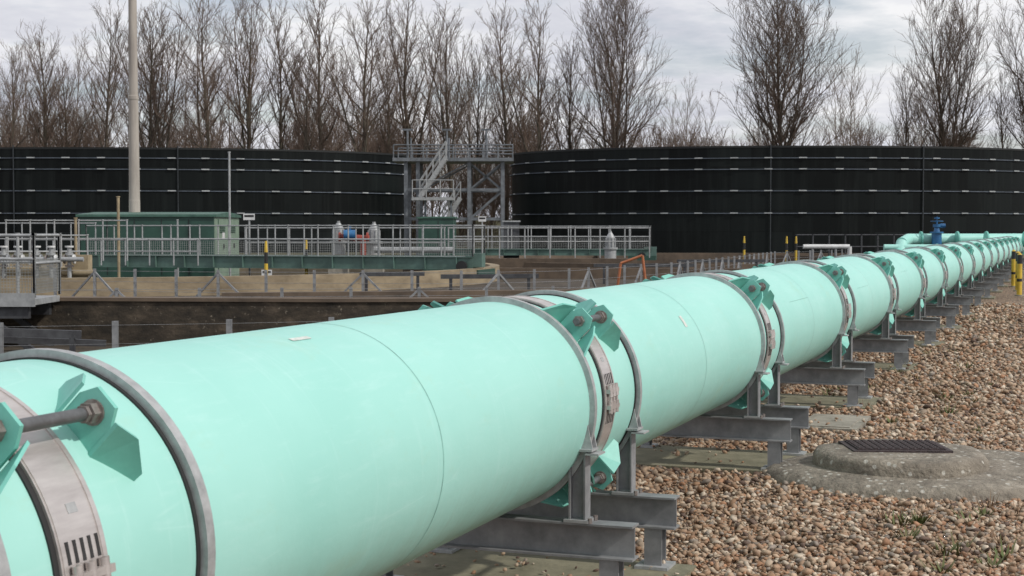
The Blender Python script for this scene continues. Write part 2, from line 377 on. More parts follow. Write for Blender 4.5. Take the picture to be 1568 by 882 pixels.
# joint hardware
def radial(psi): return V((0, -math.sin(psi), math.cos(psi)))
def tang(psi): return V((0, -math.cos(psi), -math.sin(psi)))
mb = MB()
for sx in (-1, 1):
    mb.lathe_x(sx * .36 - .017, sx * .36 + .017, PR - .002, PR + .024, "galv")
    mb.lathe_x(sx * .335 - .006, sx * .335 + .006, PR - .002, PR + .005, "rubber")
SH = -.10                                   # the coupling sleeve sits slightly off the centre of the two stands
OX = V((SH, 0, 0)); X = V((1, 0, 0))
mb.lathe_x(SH - .094, SH + .078, PR, PR + .005, "rubber"); mb.lathe_x(SH - .078, SH + .078, PR, PR + .011, "stainless")
for q in (-.066, .066): mb.lathe_x(SH + q - .006, SH + q + .006, PR + .010, PR + .0135, "stainless")
for psi in [math.radians(q) for q in (45, 135, 225, 315)]:
    r, t_ = radial(psi), tang(psi)
    for sx in (-1, 1):
        def pt(x, tt, rr): return OX + X * (sx * x) + t_ * tt + r * rr
        # cross plate carrying the rod
        mb.extr([pt(.152, -.055, PR - .01), pt(.152, .055, PR - .01), pt(.152, .055, PR + .075), pt(.152, .032, PR + .118), pt(.152, -.032, PR + .118), pt(.152, -.055, PR + .075)], X * sx * .012, "mint_lug")
        # flared side wings
        for st in (-1, 1):
            q = [pt(.147, st * .056, PR + .100), pt(.147, st * .056, PR - .02), pt(.248, st * .132, PR - .04), pt(.256, st * .134, PR + .003), pt(.205, st * .092, PR + .082)]
            mb.extr(q, t_ * st * .009, "mint_lug")
        rc = OX + r * (PR + .070)
        for xa, xb, rad in ((.125, .148, .025), (.165, .187, .025), (.111, .122, .02)):
            mb.tube(rc + X * sx * xa, rc + X * sx * xb, rad, "bolt", n=6, smooth=False)
        mb.tube(rc + X * sx * .1475, rc + X * sx * .1515, .030, "bolt", n=16, smooth=False)
    mb.tube(OX + r * (PR + .070) - X * .212, OX + r * (PR + .070) + X * .212, .015, "rod", n=14)
# band clamp on the right flank
pc = math.radians(88)
for q in (-.075, .075):
    r, t_ = radial(pc + q), tang(pc + q)
    mb.boxf(OX + r * (PR + .022), (.070, 0, 0), t_ * .009, r * .011, "stainless")
    for x in (-.045, 0, .045): mb.tube(OX + r * (PR + .024) + V((x, 0, 0)) - t_ * .026, OX + r * (PR + .024) + V((x, 0, 0)) + t_ * .026, .012, "stainless", n=10)
r, t_ = radial(pc), tang(pc)
for x in (-.045, 0, .045): mb.tube(OX + r * (PR + .026) + V((x, 0, 0)) - t_ * .065, OX + r * (PR + .026) + V((x, 0, 0)) + t_ * .065, .007, "stainless", n=8)
for x in (-.05, -.025, 0, .025, .05):
    for q in (-.19, .19):
        r2, t2 = radial(pc + q), tang(pc + q)
        mb.boxf(OX + r2 * (PR + .0105) + V((x, 0, 0)), (.005, 0, 0), t2 * .024, r2 * .0015, "rubber")
r2, t2 = radial(math.radians(66)), tang(math.radians(66))
mb.boxf(OX + r2 * (PR + .0112), (.016, 0, 0), t2 * .011, r2 * .0008, "galv")
# feet of the steel rings
zt = .67 - PZ
for sx in (-1, 1):
    for sy in (-1, 1):
        x = sx * .36; y = sy * .40
        mb.extr([(x - .05, sy * .36, zt + .008), (x - .05, sy * .47, zt + .008), (x + .05, sy * .47, zt + .008), (x + .05, sy * .36, zt + .008)], (0, 0, .01), "galv")
        for xx in (-.03, .03):
            mb.extr([(x + xx, sy * .415, zt + .018), (x + xx, sy * .468, zt + .018), (x + xx, sy * .445, zt + .12), (x + xx, sy * .435, zt + .12)], (.007, 0, 0), "galv")
jm = mb.mesh("joint_coupling")
for i, s in enumerate(joints): put(jm, "joint_coupling_%d" % (i + 1), pipe, (s, 0, 0))

# stands
mb = MB()
E = .651
for sx in (-1, 1):
    x = sx * .36
    mb.ibeam((x, -E, .295), (x, E, .295), .10, .15, .009, "beam")
    for sy in (-1, 1):
        mb.ibeam((x, sy * .545, .02), (x, sy * .545, .219), .085, .085, .009, "beam", up=(1, 0, 0))
        mb.box(x - .08, x + .08, sy * .545 - .08, sy * .545 + .08, .031, .045, "galv")
        mb.ibeam((x, sy * .40, .384), (x, sy * .40, .667), .075, .075, .008, "beam", up=(0, 1, 0))
        mb.box(x - .055, x + .055, sy * .40 - .055, sy * .40 + .055, .371, .383, "galv")
        for bx in (-.04, .04):
            mb.tube((x + bx, sy * .46 - 0, .3705), (x + bx, sy * .46, .392), .010, "bolt", n=6, smooth=False)
        mb.boxf((x, sy * .47, .6675), (.05, 0, 0), (0, .03, 0), (0, 0, .004), "galv")
sm_ = mb.mesh("pipe_support_stand")
for s in joints: put(sm_, "pipe_support_stand", None, P(s, PA, 0), RZ)
mb = MB()
mb.box(-.46, .46, -.72, .74, -.02, .03, "padcon")
pm = mb.mesh("concrete_footing")
for s in joints: put(pm, "concrete_footing", None, P(s, PA, 0), RZ)
mb = MB(); mb.box(-.46, .46, -.24, .24, -.02, .035, "concrete"); mb.box(-.40, .40, -.18, .18, .0355, .043, "concrete")
mb.obj("concrete_chamber_slab", None, P(12.55, 1.82, 0), RZ)

# branch pipe with blue valve at the far end
e = P(S_END, PA, 0); bz = 1.19
br = empty("branch_pipe", (0, 0, 0))
mb = MB()
mb.tube((16.35, 62, bz), (e.x + .2, 63.6, bz), .23, "mint", n=40)
mb.tube((16.35, 62, bz), (15.9, 61.3, bz - .15), .23, "mint", n=32); mb.tube((15.9, 61.3, bz - .15), (15.6, 60.6, bz - .9), .23, "mint", n=32)
for x in (16.9, 17.5, 18.4, 19.6, 21.2, 22.6): mb.tube((x - .03, 62.1, bz), (x + .03, 62.1, bz), .33, "mint_lug", n=32)
for x in (17.2, 19.2, 21.6): mb.box(x - .08, x + .08, 61.9, 62.3, 0, bz - .2, "beam")
mb.tube((15.1, 61, bz - .32), (17.2, 61, bz - .32), .12, "mint", n=20)
mb.tube(P(S_END - .02, PA, PZ), P(S_END + .05, PA, PZ), .56, "mint_lug", n=40)
mb.obj("branch_barrel", br)
mb = MB(); x, y = 17.45, 61.75
mb.tube((x, y, bz - .3), (x, y, bz + .25), .2, "blue", n=20); mb.tube((x, y, bz + .25), (x, y, bz + .31), .27, "blue", n=20)
mb.tube((x, y, bz + .31), (x, y, bz + .5), .13, "blue", .09, n=16); mb.tube((x, y, bz + .5), (x, y, bz + .62), .16, "blue", n=16)
mb.tube((x, y, bz + .62), (x, y, bz + .92), .035, "blue", n=10); mb.tube((x, y, bz + .84), (x, y, bz + .90), .11, "blue", n=14)
for i in range(20):
    a, a2 = i * math.pi / 10, (i + 1) * math.pi / 10
    mb.tube((x + .24 * math.cos(a), y + .24 * math.sin(a), bz + .74), (x + .24 * math.cos(a2), y + .24 * math.sin(a2), bz + .74), .02, "blue", n=6)
for a in (0, math.pi / 2): mb.tube((x + .24 * math.cos(a), y + .24 * math.sin(a), bz + .74), (x - .24 * math.cos(a), y - .24 * math.sin(a), bz + .74), .015, "blue", n=6)
mb.tube((x + .14, y, bz + .56), (x + .34, y, bz + .56), .09, "blue", n=14)
mb.obj("blue_gate_valve")

# bollards
for (x, y) in ((14.03, 42), (13.14, 39), (12.27, 36.3)):
    mb = MB(); r = .062
    for i, (z0, z1, k) in enumerate(((0, .35, "yellow"), (.35, .42, "black"), (.42, .78, "yellow"), (.78, 1.0, "black"))):
        mb.tube((x, y, z0), (x, y, z1), r, k, n=20)
    mb.tube((x, y, 1.0), (x, y, 1.04), r, "yellow", .02, n=20); mb.tube((x, y, 0), (x, y, .03), .11, "concrete", n=16)
    mb.obj("yellow_bollard")

# manhole
mh = empty("manhole", (2.75, 9.75, 0))
def mound(rx, ry, cx, cy, prof, k, name, wob, seed):
    rr = random.Random(seed); ph = [rr.uniform(0, 6.28) for _ in range(6)]; n = 96; vs = []; fs = []
    for (q, z) in prof:
        for i in range(n):
            a = 2 * math.pi * i / n; w = 1 + wob * sum(math.sin((j + 2) * a + ph[j]) / (j + 1.5) for j in range(6))
            vs.append((cx + q * rx * w * math.cos(a), cy + q * ry * w * math.sin(a), z + (0.006 * math.sin(5 * a + q * 9 + ph[0]) if z > 0 else 0)))
    for j in range(len(prof) - 1):
        for i in range(n): fs.append((j * n + i, j * n + (i + 1) % n, (j + 1) * n + (i + 1) % n, (j + 1) * n + i))
    fs.append(tuple((len(prof) - 1) * n + i for i in range(n)))
    b_ = MB(); b_.add(vs, fs, k, True); b_.obj(name, mh)
mound(1.10, .92, 0.05, 0, [(1.03, -.02), (1.0, .04), (.95, .075), (.8, .092), (.6, .10)], "mound", "concrete_apron", .035, 3)
mound(.56, .54, -.22, -.02, [(1.0, .085), (.995, .15), (.95, .185), (.8, .192)], "mound", "concrete_collar", .02, 5)
mb = MB(); cx, cy, z = -.235, .08, .192
mb.box(cx - .32, cx + .32, cy - .23, cy + .23, z - .02, z + .012, "rust")
mb.box(cx - .285, cx + .285, cy - .195, cy + .195, z + .0121, z + .02, "rust")
for i in range(12):
    for j in range(8):
        x = cx - .262 + i * .0476; y = cy - .17 + j * .0486
        mb.box(x - .014, x + .014, y - .014, y + .014, z + .0201, z + .026, "rust")
mb.obj("iron_cover", mh)

# ------------------------------------------------------------------ storage tanks
def tank(name, cx, cy, rx, ry, H, zrings, joints_t):
    root = empty(name, (cx, cy, 0)); n = 180
    me_v, me_f, uv = [], [], []
    peri = 0; pts = []
    for i in range(n + 1):
        a = 2 * math.pi * i / n; pts.append((rx * math.cos(a), ry * math.sin(a)))
    for i, p in enumerate(pts):
        if i: peri += math.dist(p, pts[i - 1])
        me_v += [(p[0], p[1], 0), (p[0], p[1], H)]; uv += [(peri, 0), (peri, H)]
    for i in range(n): me_f.append((2 * i, 2 * i + 2, 2 * i + 3, 2 * i + 1))
    me = bpy.data.meshes.new("tank_wall"); me.from_pydata(me_v, [], me_f)
    ul = me.uv_layers.new(name="UVMap")
    for l in me.loops: ul.data[l.index].uv = uv[l.vertex_index]
    for p in me.polygons: p.use_smooth = True
    me.materials.append(M["tank"]); put(me, "tank_wall", root)
    mb = MB(); mb.add([(p[0] * .995, p[1] * .995, H - .25) for p in pts[:-1]], [tuple(range(n))], "black"); mb.obj("tank_roof", root)
    mb = MB()
    def band(z0, z1, o0, o1, k):
        for i in range(n):
            q = []
            for j in (i, i + 1):
                x, y = pts[j]; s0 = 1 + o0 / rx; s1 = 1 + o1 / rx
                q.append([(x * s0, y * s0, z0), (x * s1, y * s1, z0), (x * s1, y * s1, z1), (x * s0, y * s0, z1)])
            A, B = q
            mb.add(A + B, [(0, 1, 5, 4), (1, 2, 6, 5), (2, 3, 7, 6)], k)
    band(H - .10, H + .03, .004, .05, "tankrim")
    for z in zrings: band(z, z + .055, .002, .12, "tankring")
    mb.obj("stiffener_ring", root)
    mb = MB(); acc = 0; last = pts[0]; gap = 2.25; nxt = .6
    for i in range(1, n * 4 + 1):
        a = 2 * math.pi * i / (n * 4); p = (rx * math.cos(a), ry * math.sin(a)); acc += math.dist(p, last)
        if acc > nxt:
            nxt += gap; d = V((p[0] - last[0], p[1] - last[1], 0)).normalized(); nrm = V((d.y, -d.x, 0))
            for z in zrings:
                mb.boxf(V((p[0], p[1], z + .045)) + nrm * .13, d * .26, nrm * .02, (0, 0, .036), "tankdash")
        last = p
    mb.obj("ring_bracket", root)
    mb = MB()
    for t_ in joints_t:
        a = t_; x, y = rx * math.cos(a), ry * math.sin(a)
        mb.beam((x * 1.008, y * 1.008, 0), (x * 1.008, y * 1.008, H + .15), .06, .06, "conduit")
    mb.obj("vertical_conduit", root)
ZR = (6.2, 5.47, 4.06, 2.6)
tank("black_storage_tank", 19.6, 110, 19.6, 12, 7.0, ZR, [math.radians(q) for q in (262, 292)])
tank("black_storage_tank", -29.4, 110, 21.8, 12, 6.9, ZR, [math.radians(q) for q in (262, 290)])

# ------------------------------------------------------------------ gantry tower between the tanks
g = MB(); d = 88.0
y0, y1 = d, d + 3.0
cols = [-6.2, -5.5, -2.5, -.55]
for x in cols:
    for y in (y0, y1): g.ibeam((x, y, 0), (x, y, 5.75), .22, .22, .03, "gantry", up=(0, 1, 0))
g.box(-6.95, 0.1, y0 - .4, y1 + .4, 5.55, 5.75, "gantry")
for y in (y0 - .35, y1 + .35):
    for z in (6.15, 6.5): g.tube((-6.9, y, z), (0.05, y, z), .04, "gantry", n=6)
    for i in range(9): g.tube((-6.9 + i * .868, y, 5.7), (-6.9 + i * .868, y, 6.5), .035, "gantry", n=6)
for x in (-6.1, -3.8, -1.5):
    g.tube((x, y0, 5.7), (x, y0, 7.4), .06, "gantry", n=8); g.beam((x - .3, y0, 7.4), (x + .3, y0, 7.4), .14, .1, "gantry")
    g.tube((x, y1, 5.7), (x, y1, 7.1), .05, "gantry", n=8)
for z in (2.2, 3.9):
    for y in (y0, y1): g.beam((-6.2, y, z), (-.55, y, z), .14, .16, "gantry")
for a_, b_ in (((-2.5, 2.2), (-.55, 3.9)), ((-2.5, 3.9), (-.55, 5.5)), ((-.55, 3.9), (-2.5, 5.5)), ((-5.5, 3.9), (-2.5, 5.5))):
    g.beam((a_[0], y0 + .2, a_[1]), (b_[0], y0 + .2, b_[1]), .09, .09, "gantry"); g.beam((a_[0], y1 - .1, a_[1]), (b_[0], y1 - .1, b_[1]), .09, .09, "gantry")
# landing and stairs
g.box(-5.75, -3.3, y0 - 2.0, y0 - .7, 3.25, 3.42, "steel")
for x in (-5.7, -4.9, -4.1, -3.35): g.tube((x, y0 - 2.0, 3.4), (x, y0 - 2.0, 4.4), .03, "steel", n=6)
for z in (3.9, 4.4): g.tube((-5.7, y0 - 2, z), (-3.35, y0 - 2, z), .03, "steel", n=6)
def stair(xa, za, xb, zb, yy, w=.9):
    for y in (yy, yy + w):
        g.beam((xa, y, za), (xb, y, zb), .06, .24, "steel"); g.tube((xa, y, za + .95), (xb, y, zb + .95), .03, "steel", n=6); g.tube((xa, y, za + .5), (xb, y, zb + .5), .025, "steel", n=6)
        for i in range(5):
            q = i / 4; g.tube((xa + (xb - xa) * q, y, za + (zb - za) * q), (xa + (xb - xa) * q, y, za + (zb - za) * q + .95), .025, "steel", n=6)
    for i in range(11):
        q = (i + .5) / 11; x = xa + (xb - xa) * q; z = za + (zb - za) * q; g.box(x - .12, x + .12, yy + .04, yy + w - .04, z - .02, z + .02, "steel")
stair(-5.3, 3.42, -3.8, 5.7, y0 - 1.7); stair(-3.0, 3.42, -4.4, 1.2, y0 - .6)
g.box(-5.3, -3.2, y0 - 3, y0 - 1.9, .2, 2.2, "kgreen"); g.box(-5.4, -3.1, y0 - 3.1, y0 - 1.8, 2.2, 2.28, "roof")
for x in (-5.0, -3.5): g.beam((x, y0 - 1.3, 0), (x, y0 - 1.3, 3.25), .12, .12, "gantry")
g.obj("steel_access_gantry")

# ------------------------------------------------------------------ lamp column
mb = MB(); x, y = -13.05, 52.0
prof = [(0, .20), (2.6, .19), (2.62, .185), (6.05, .165), (6.08, .178), (6.2, .178), (6.22, .155), (16, .11)]
for (z0, r0), (z1, r1) in zip(prof[:-1], prof[1:]): mb.tube((x, y, z0), (x, y, z1), r0, "pole", r1, n=20, caps=False)
mb.tube((x, y, 15.9), (x + 1.2, y - .3, 16.3), .05, "pole", n=10); mb.boxf((x + 1.5, y - .37, 16.35), (.35, -.08, 0), (0, .15, 0), (0, 0, .07), "pole")
mb.box(x - .24, x + .24, y - .24, y + .24, 0, .05, "concrete")
mb.obj("lamp_column")
# ------------------------------------------------------------------ kiosk
k = empty("green_kiosk", (0, 0, 0)); mb = MB()
X0, X1, Y0, Y1 = -14.35, -9.87, 49.8, 54.2
mb.box(X0, X1, Y0, Y1, 0, 2.02, "kgreen"); mb.box(X1 + .001, X1 + .03, Y0, Y1, 0, 2.02, "ksunlit"); mb.obj("walls", k)  # thin right-hand skin paints the sunlit side paler than the front
mb = MB(); mb.box(X0 - .08, X1 + .1, Y0 - .08, Y1 + .08, 2.02, 2.1, "roof")
mb.extr([(X0 - .08, Y0 - .08, 2.1), (X0 - .08, Y1 + .08, 2.1), (X0 - .08, (Y0 + Y1) / 2, 2.2)], (X1 - X0 + .18, 0, 0), "roof"); mb.obj("roof", k)
mb = MB()
for i in range(5): mb.box(X0 + .9 * i + .03, X0 + .9 * i + .05, Y0 - .012, Y0 - .001, .1, 1.95, "black")
for yy in (50.3, 52.2):
    mb.box(X1 + .031, X1 + .05, yy, yy + .03, .1, 1.95, "kgreen")
    mb.box(X1 + .031, X1 + .07, yy + .9, yy + 1.0, .95, 1.1, "black")
    for z in (1.5, 1.56, 1.62, 1.68): mb.box(X1 + .031, X1 + .06, yy + .3, yy + 1.2, z, z + .02, "kgreen")
mb.box(X1 + .031, X1 + .05, 51.0, 51.4, 1.3, 1.5, "white"); mb.obj("doors", k)

def sign(x, y, z, w, h, zt=None):
    mb = MB(); mb.tube((x, y, 0), (x, y, z + h / 2), .03, "steel", n=8); mb.box(x - w / 2, x + w / 2, y - .045, y - .03, z - h / 2, z + h / 2, "white")
    mb.box(x - w / 2 + .03, x + w / 2 - .03, y - .0475, y - .0455, z - h * .05, z + h * .3, "black"); mb.obj("notice_sign")
sign(-8.3, 47.5, 2.0, .36, .2); sign(-1.15, 58, 2.0, .3, .2); sign(-7.1, 43.5, .35, .3, .18)

# ------------------------------------------------------------------ railings
def railing(mb, p0, p1, h, n, rails=(1.0, .55), k="steel", r=.022, mesh=None):
    p0, p1 = V(p0), V(p1)
    for i in range(n + 1):
        p = p0.lerp(p1, i / n); mb.tube(p, p + V((0, 0, h)), r, k, n=6)
        mb.tube(p + V((0, 0, h)), p + V((0, 0, h + .03)), r * 1.7, k, n=6)
    for q in rails: mb.tube(p0 + V((0, 0, h * q)), p1 + V((0, 0, h * q)), r, k, n=6)
    if mesh:
        z0, z1, st = mesh; L = (p1 - p0).length; nn = int(L / st); wd = st * .14
        for i in range(nn):
            p = p0.lerp(p1, i / nn); mb.beam(p + V((0, 0, z0)), p + V((0, 0, z1)), wd, wd, "mesh")
        for i in range(int((z1 - z0) / st) + 1):
            z = z0 + i * st; mb.beam(p0 + V((0, 0, z)), p1 + V((0, 0, z)), wd, wd, "mesh")

def bridge(name, pa, pb, w, deck, beamh, h, n, mesh=True):
    root = empty(name); pa, pb = V(pa), V(pb); d = (pb - pa).normalized(); sd = V((-d.y, d.x, 0))
    mb = MB()
    for q in (0, 1):
        o = sd * (w * q)
        mb.ibeam(pa + o + V((0, 0, deck - beamh / 2)), pb + o + V((0, 0, deck - beamh / 2)), .14, beamh, .02, "teal")
        for i in range(13):
            p = pa.lerp(pb, (i + .5) / 13) + o - sd * .06 * (1 - 2 * q)
            mb.boxf(p + V((0, 0, deck - beamh / 2)), d * .008, sd * .05, (0, 0, beamh / 2 - .022), "teal")
    mb.boxf((pa + pb) / 2 + sd * w / 2 + V((0, 0, deck - .03)), (pb - pa) / 2, sd * (w / 2 - .08), (0, 0, .015), "steel")
    mb.obj("girder", root)
    mb = MB()
    for q in (0, 1):
        o = sd * (w * q)
        railing(mb, pa + o + V((0, 0, deck)), pb + o + V((0, 0, deck)), h, n, mesh=(.03, .45, .07) if (mesh and q == 0) else None)
    for p in (pa, pb): railing(mb, p + V((0, 0, deck)), p + sd * w + V((0, 0, deck)), h, 1)
    mb.obj("handrail", root)
    mb = MB(); p = pb
    mb.boxf(p + sd * w / 2 - d * .3 + V((0, 0, deck - beamh - .09)), d * .55, sd * (w / 2 + .3), (0, 0, .09), "kgreen")
    for q in (-.15, w + .15):
        c = p + sd * q - d * .3; mb.tube(c - sd * .06 + V((0, 0, .52)), c + sd * .06 + V((0, 0, .52)), .16, "black", n=18)
    mb.boxf(p + sd * .2 + d * .02 + V((0, 0, deck - .1)), d * .25, sd * .2, (0, 0, .2), "teal"); mb.obj("end_carriage", root)
    return root
bridge("scraper_bridge", (-13.4, 47.3, 0), (-1.15, 44.2, 0), 1.3, .80, .38, .92, 13)
bridge("scraper_bridge", (-3.4, 61.0, 0), (5.5, 60, 0), 1.3, .80, .25, .92, 11, mesh=True)

# walls of the sunken settlement tanks
def ringwall(name, cx, cy, R, z, th, k, a0=0, a1=360, water=True):
    root = empty(name, (cx, cy, 0)); n = 120; mb = MB(); vs = []
    for i in range(n + 1):
        a = math.radians(a0 + (a1 - a0) * i / n)
        for r, zz in ((R, 0), (R, z), (R - th, z), (R - th, 0.01)): vs.append((r * math.cos(a), r * math.sin(a), zz))
    mb.add(vs, [(4 * i + j, 4 * i + 4 + j, 4 * i + 5 + j, 4 * i + 1 + j) for i in range(n) for j in range(3)], k)
    mb.obj("ring_wall", root)
    if water:
        mb = MB(); mb.add([((R - th) * math.cos(math.radians(3 * i)), (R - th) * math.sin(math.radians(3 * i)), .012) for i in range(120)], [tuple(range(120))], "water"); mb.obj("water", root)
ringwall("settlement_tank", -13.0, 47.8, 12.6, .46, .3, "beige")
ringwall("settlement_tank", 7.0, 61.5, 9.6, .40, .3, "brownwall")
ringwall("settlement_tank", -8.2, 18.6, 1.55, .16, .12, "concrete")
# stained retaining wall in front
mb = MB()
pw = [(-14, 21.6), (-6.9, 21.0), (-2.5, 20.6), (3.2, 20.9)]
for (xa, ya), (xb, yb) in zip(pw[:-1], pw[1:]):
    mb.extr([(xa, ya, 0), (xb, yb, 0), (xb, yb, .62), (xa, ya, .62)], (0.0, .28, 0), "stained")
    mb.extr([(xa, ya - .03, .621), (xb, yb - .03, .621), (xb, yb - .03, .67), (xa, ya - .03, .67)], (0.0, .34, 0), "brownwall")
mb.obj("retaining_wall")
mb = MB()
pw = [(-6.0, 31.0), (1.0, 32.5), (5.2, 38.0), (7.5, 46)]
for (xa, ya), (xb, yb) in zip(pw[:-1], pw[1:]):
    mb.extr([(xa, ya, 0), (xb, yb, 0), (xb, yb, .30), (xa, ya, .30)], (0.05, .35, 0), "brownwall")
mb.obj("retaining_wall")
mb = MB()
for (x0_, x1_, y_, z_) in ((-4, 4.5, 55, .55), (4, 17, 70, .5), (-2, 8, 49, .35)): mb.extr([(x0_, y_, 0), (x1_, y_ - 1, 0), (x1_, y_ - 1, z_), (x0_, y_, z_)], (0, .3, 0), "brownwall")
mb.obj("channel_wall")

# low post-and-brace fence round the tanks
def fence(path, step, h, brace_every, name, k="galv", wr=.004):
    mb = MB(); pts = [V((p[0], p[1], 0)) for p in path]; acc = []; 
    for a, b_ in zip(pts[:-1], pts[1:]):
        n = max(1, int(round((b_ - a).length / step)))
        for i in range(n): acc.append(a.lerp(b_, i / n))
    acc.append(pts[-1])
    for i, p in enumerate(acc):
        mb.ibeam(p, p + V((0, 0, h)), .06, .055, .010, k)
        if brace_every and i % brace_every == 1 and 0 < i < len(acc) - 1:
            for q in (-1, 1):
                dd = (acc[i + q] - p).normalized(); mb.beam(p + V((0, 0, h * .9)), p + dd * h * .9 + V((0, 0, .02)), .04, .04, k)
    for a, b_ in zip(acc[:-1], acc[1:]):
        for q in (.93, .6, .3): mb.tube(a + V((0, -.04, h * q)), b_ + V((0, -.04, h * q)), wr, k, n=4, caps=False)
    mb.obj(name)
fence([(-10.5, 34.5), (-6.5, 33.2), (-1.1, 32.6), (1.3, 34.2), (4.3, 40.5), (7.4, 50), (10.5, 60), (14.5, 66)], 1.12, .72, 3, "wire_fence", "beam")
fence([(-9.5, 29.8), (-4.6, 30.0), (2.2, 31), (5.0, 36)], 1.5, .45, 4, "wire_fence", "beam")
fence([(-5.5, 16.1), (-4.34, 16.4), (-3.15, 16.7), (-2.06, 17.1), (-.95, 17.6), (.2, 18.2), (1.3, 19)], 5, .62, 0, "wire_fence", "beam", .0018)

# near access platform at far left
root = empty("access_platform"); mb = MB(); zf = .72; xr = -6.3; xl = -8.6; yn = 19.8
mb.box(xl, xr, yn, yn + 1.1, zf - .10, zf - .02, "steel"); mb.box(xl, xr + .01, yn - .02, yn - .001, zf - .12, zf + .06, "steel"); mb.obj("deck", root)
mb = MB(); railing(mb, (xl, yn, zf), (xr, yn, zf), .82, 4, rails=(1, .62), mesh=(.05, .5, .04)); railing(mb, (xl, yn + 1.1, zf), (xr, yn + 1.1, zf), .82, 4)
railing(mb, (xr, yn, zf), (xr, yn + 1.1, zf), .82, 1, mesh=(.05, .5, .04)); mb.obj("handrail", root)
mb = MB()
for y in (yn + .1, yn + 1.0):
    mb.beam((xl, y, zf - .20), (xr - .1, y, zf - .20), .1, .16, "darksteel")
    mb.beam((-6.9, y, zf - .3), (-6.35, y, 0), .08, .08, "darksteel"); mb.beam((-7.2, y, zf - .3), (-7.2, y, 0), .09, .09, "darksteel")
mb.beam((-7.6, 18.2, .42), (-5.4, 18.8, .30), .1, .1, "darksteel"); mb.beam((-7.6, 18.6, .3), (-5.2, 19.2, .16), .08, .08, "darksteel")
mb.beam((-5.5, 18.75, 0), (-5.5, 18.75, .34), .06, .06, "darksteel"); mb.beam((-6.6, 18.4, 0), (-6.6, 18.4, .36), .06, .06, "darksteel")
mb.obj("support_frame", root)

# pumps, manifolds and railings in the middle distance
def pump(x, y, z, sc, kb, name):
    mb = MB()
    mb.tube((x, y, z), (x, y, z + .35 * sc), .22 * sc, kb, n=18); mb.tube((x, y, z + .35 * sc), (x, y, z + .42 * sc), .28 * sc, kb, n=18)
    mb.tube((x, y, z + .42 * sc), (x, y, z + .8 * sc), .17 * sc, kb, n=18); mb.tube((x, y, z + .8 * sc), (x, y, z + .98 * sc), .17 * sc, kb, .06 * sc, n=18)
    for i in range(10):
        a = i * .628; mb.boxf((x + .185 * sc * math.cos(a), y + .185 * sc * math.sin(a), z + .6 * sc), (.02 * sc * math.cos(a), .02 * sc * math.sin(a), 0), (-.006 * math.sin(a), .006 * math.cos(a), 0), (0, 0, .17 * sc), kb)
    mb.tube((x, y, z + .98 * sc), (x, y, z + 1.04 * sc), .05 * sc, kb, n=10); mb.box(x - .3 * sc, x + .3 * sc, y - .3 * sc, y + .3 * sc, 0, z, "concrete")
    mb.obj(name)
pump(-6.0, 52, .75, 1.1, "steel", "sewage_pump"); pump(-4.8, 52.3, .72, 1.1, "steel", "sewage_pump"); pump(3.7, 56.5, .5, 1.0, "steel", "sewage_pump")
mb = MB(); mb.tube((-5.9, 51.5, 1.35), (-4.9, 51.6, 1.28), .11, "red", n=16); mb.tube((-5.1, 51.4, 1.3), (-5.1, 51.4, .3), .11, "red", n=16)
mb.tube((-5.75, 51.3, 1.42), (-5.35, 51.35, 1.42), .17, "blue", n=18); mb.tube((-5.6, 51.4, 1.5), (-5.55, 51.4, 1.7), .07, "blue", n=12)
for x in (-5.9, -5.4, -4.95): mb.tube((x - .03, 51.5, 1.32), (x + .03, 51.5, 1.32), .18, "red", n=16)
mb.tube((-4.7, 51.4, .9), (-2.0, 51.4, .9), .1, "steel", n=14); mb.obj("pump_manifold")
mb = MB(); mb.box(-3.2, -2.1, 54, 54.8, 0, 2.0, "kgreen"); mb.box(-3.25, -2.05, 53.95, 54.85, 2.0, 2.06, "roof"); mb.box(-2.66, -2.64, 53.985, 53.999, .2, 1.9, "black"); mb.box(-2.6, -2.5, 53.97, 53.999, 1.0, 1.15, "steel"); mb.obj("control_cabinet")
mb = MB(); mb.box(-.35, .3, 62, 62.6, 0, 1.9, "darksteel"); mb.box(-.4, .35, 61.95, 62.65, 1.9, 1.96, "steel"); mb.obj("control_cabinet")

mb = MB()
railing(mb, (-8.7, 49.0, .6), (-2.2, 49.0, .6), 1.05, 9); railing(mb, (-2.2, 52, .6), (4.85, 53, .6), 1.05, 8)
railing(mb, (-15, 44.5, .55), (-9.2, 44.0, .55), .75, 8); mb.obj("walkway_handrail")
mb = MB()
railing(mb, (-13.8, 41, .75), (-10.5, 41, .75), 1.1, 5, k="steel"); railing(mb, (-14.5, 39, .5), (-11.3, 40, .5), .95, 5); railing(mb, (-18, 48, .7), (-13.3, 48, .7), 1.1, 6)
mb.obj("walkway_handrail")
# valve manifold on the left
mb = MB()
for i in range(6):
    x = -13.4 + i * .42; y = 38.2 + .15 * (i % 2)
    mb.tube((x, y, .2), (x, y, 1.15), .055, "steel", n=12); mb.tube((x, y, .95), (x, y, 1.02), .10, "steel", n=14); mb.tube((x, y, 1.15), (x, y, 1.19), .11, "white", n=14)
    mb.tube((x, y, .65), (x, y, .7), .11, "bolt", n=14); mb.tube((x, y, .2), (x, y - .8, .2), .07, "tan", n=12)
    mb.tube((x - .14, y, .85), (x - .1, y, .85), .12, "bolt", n=14); mb.tube((x + .1, y, .85), (x + .14, y, .85), .12, "white", n=14)
mb.tube((-13.8, 38.2, .85), (-10.9, 38.2, .85), .06, "steel", n=14); mb.tube((-13.8, 38.5, .5), (-10.7, 38.5, .5), .08, "tan", n=14); mb.obj("valve_manifold")
mb = MB(); mb.box(-14.5, -11.4, 39, 40.2, 0, .62, "tan"); mb.box(-11.3, -10.9, 38.6, 39, 0, .95, "tan"); mb.obj("concrete_plinth")
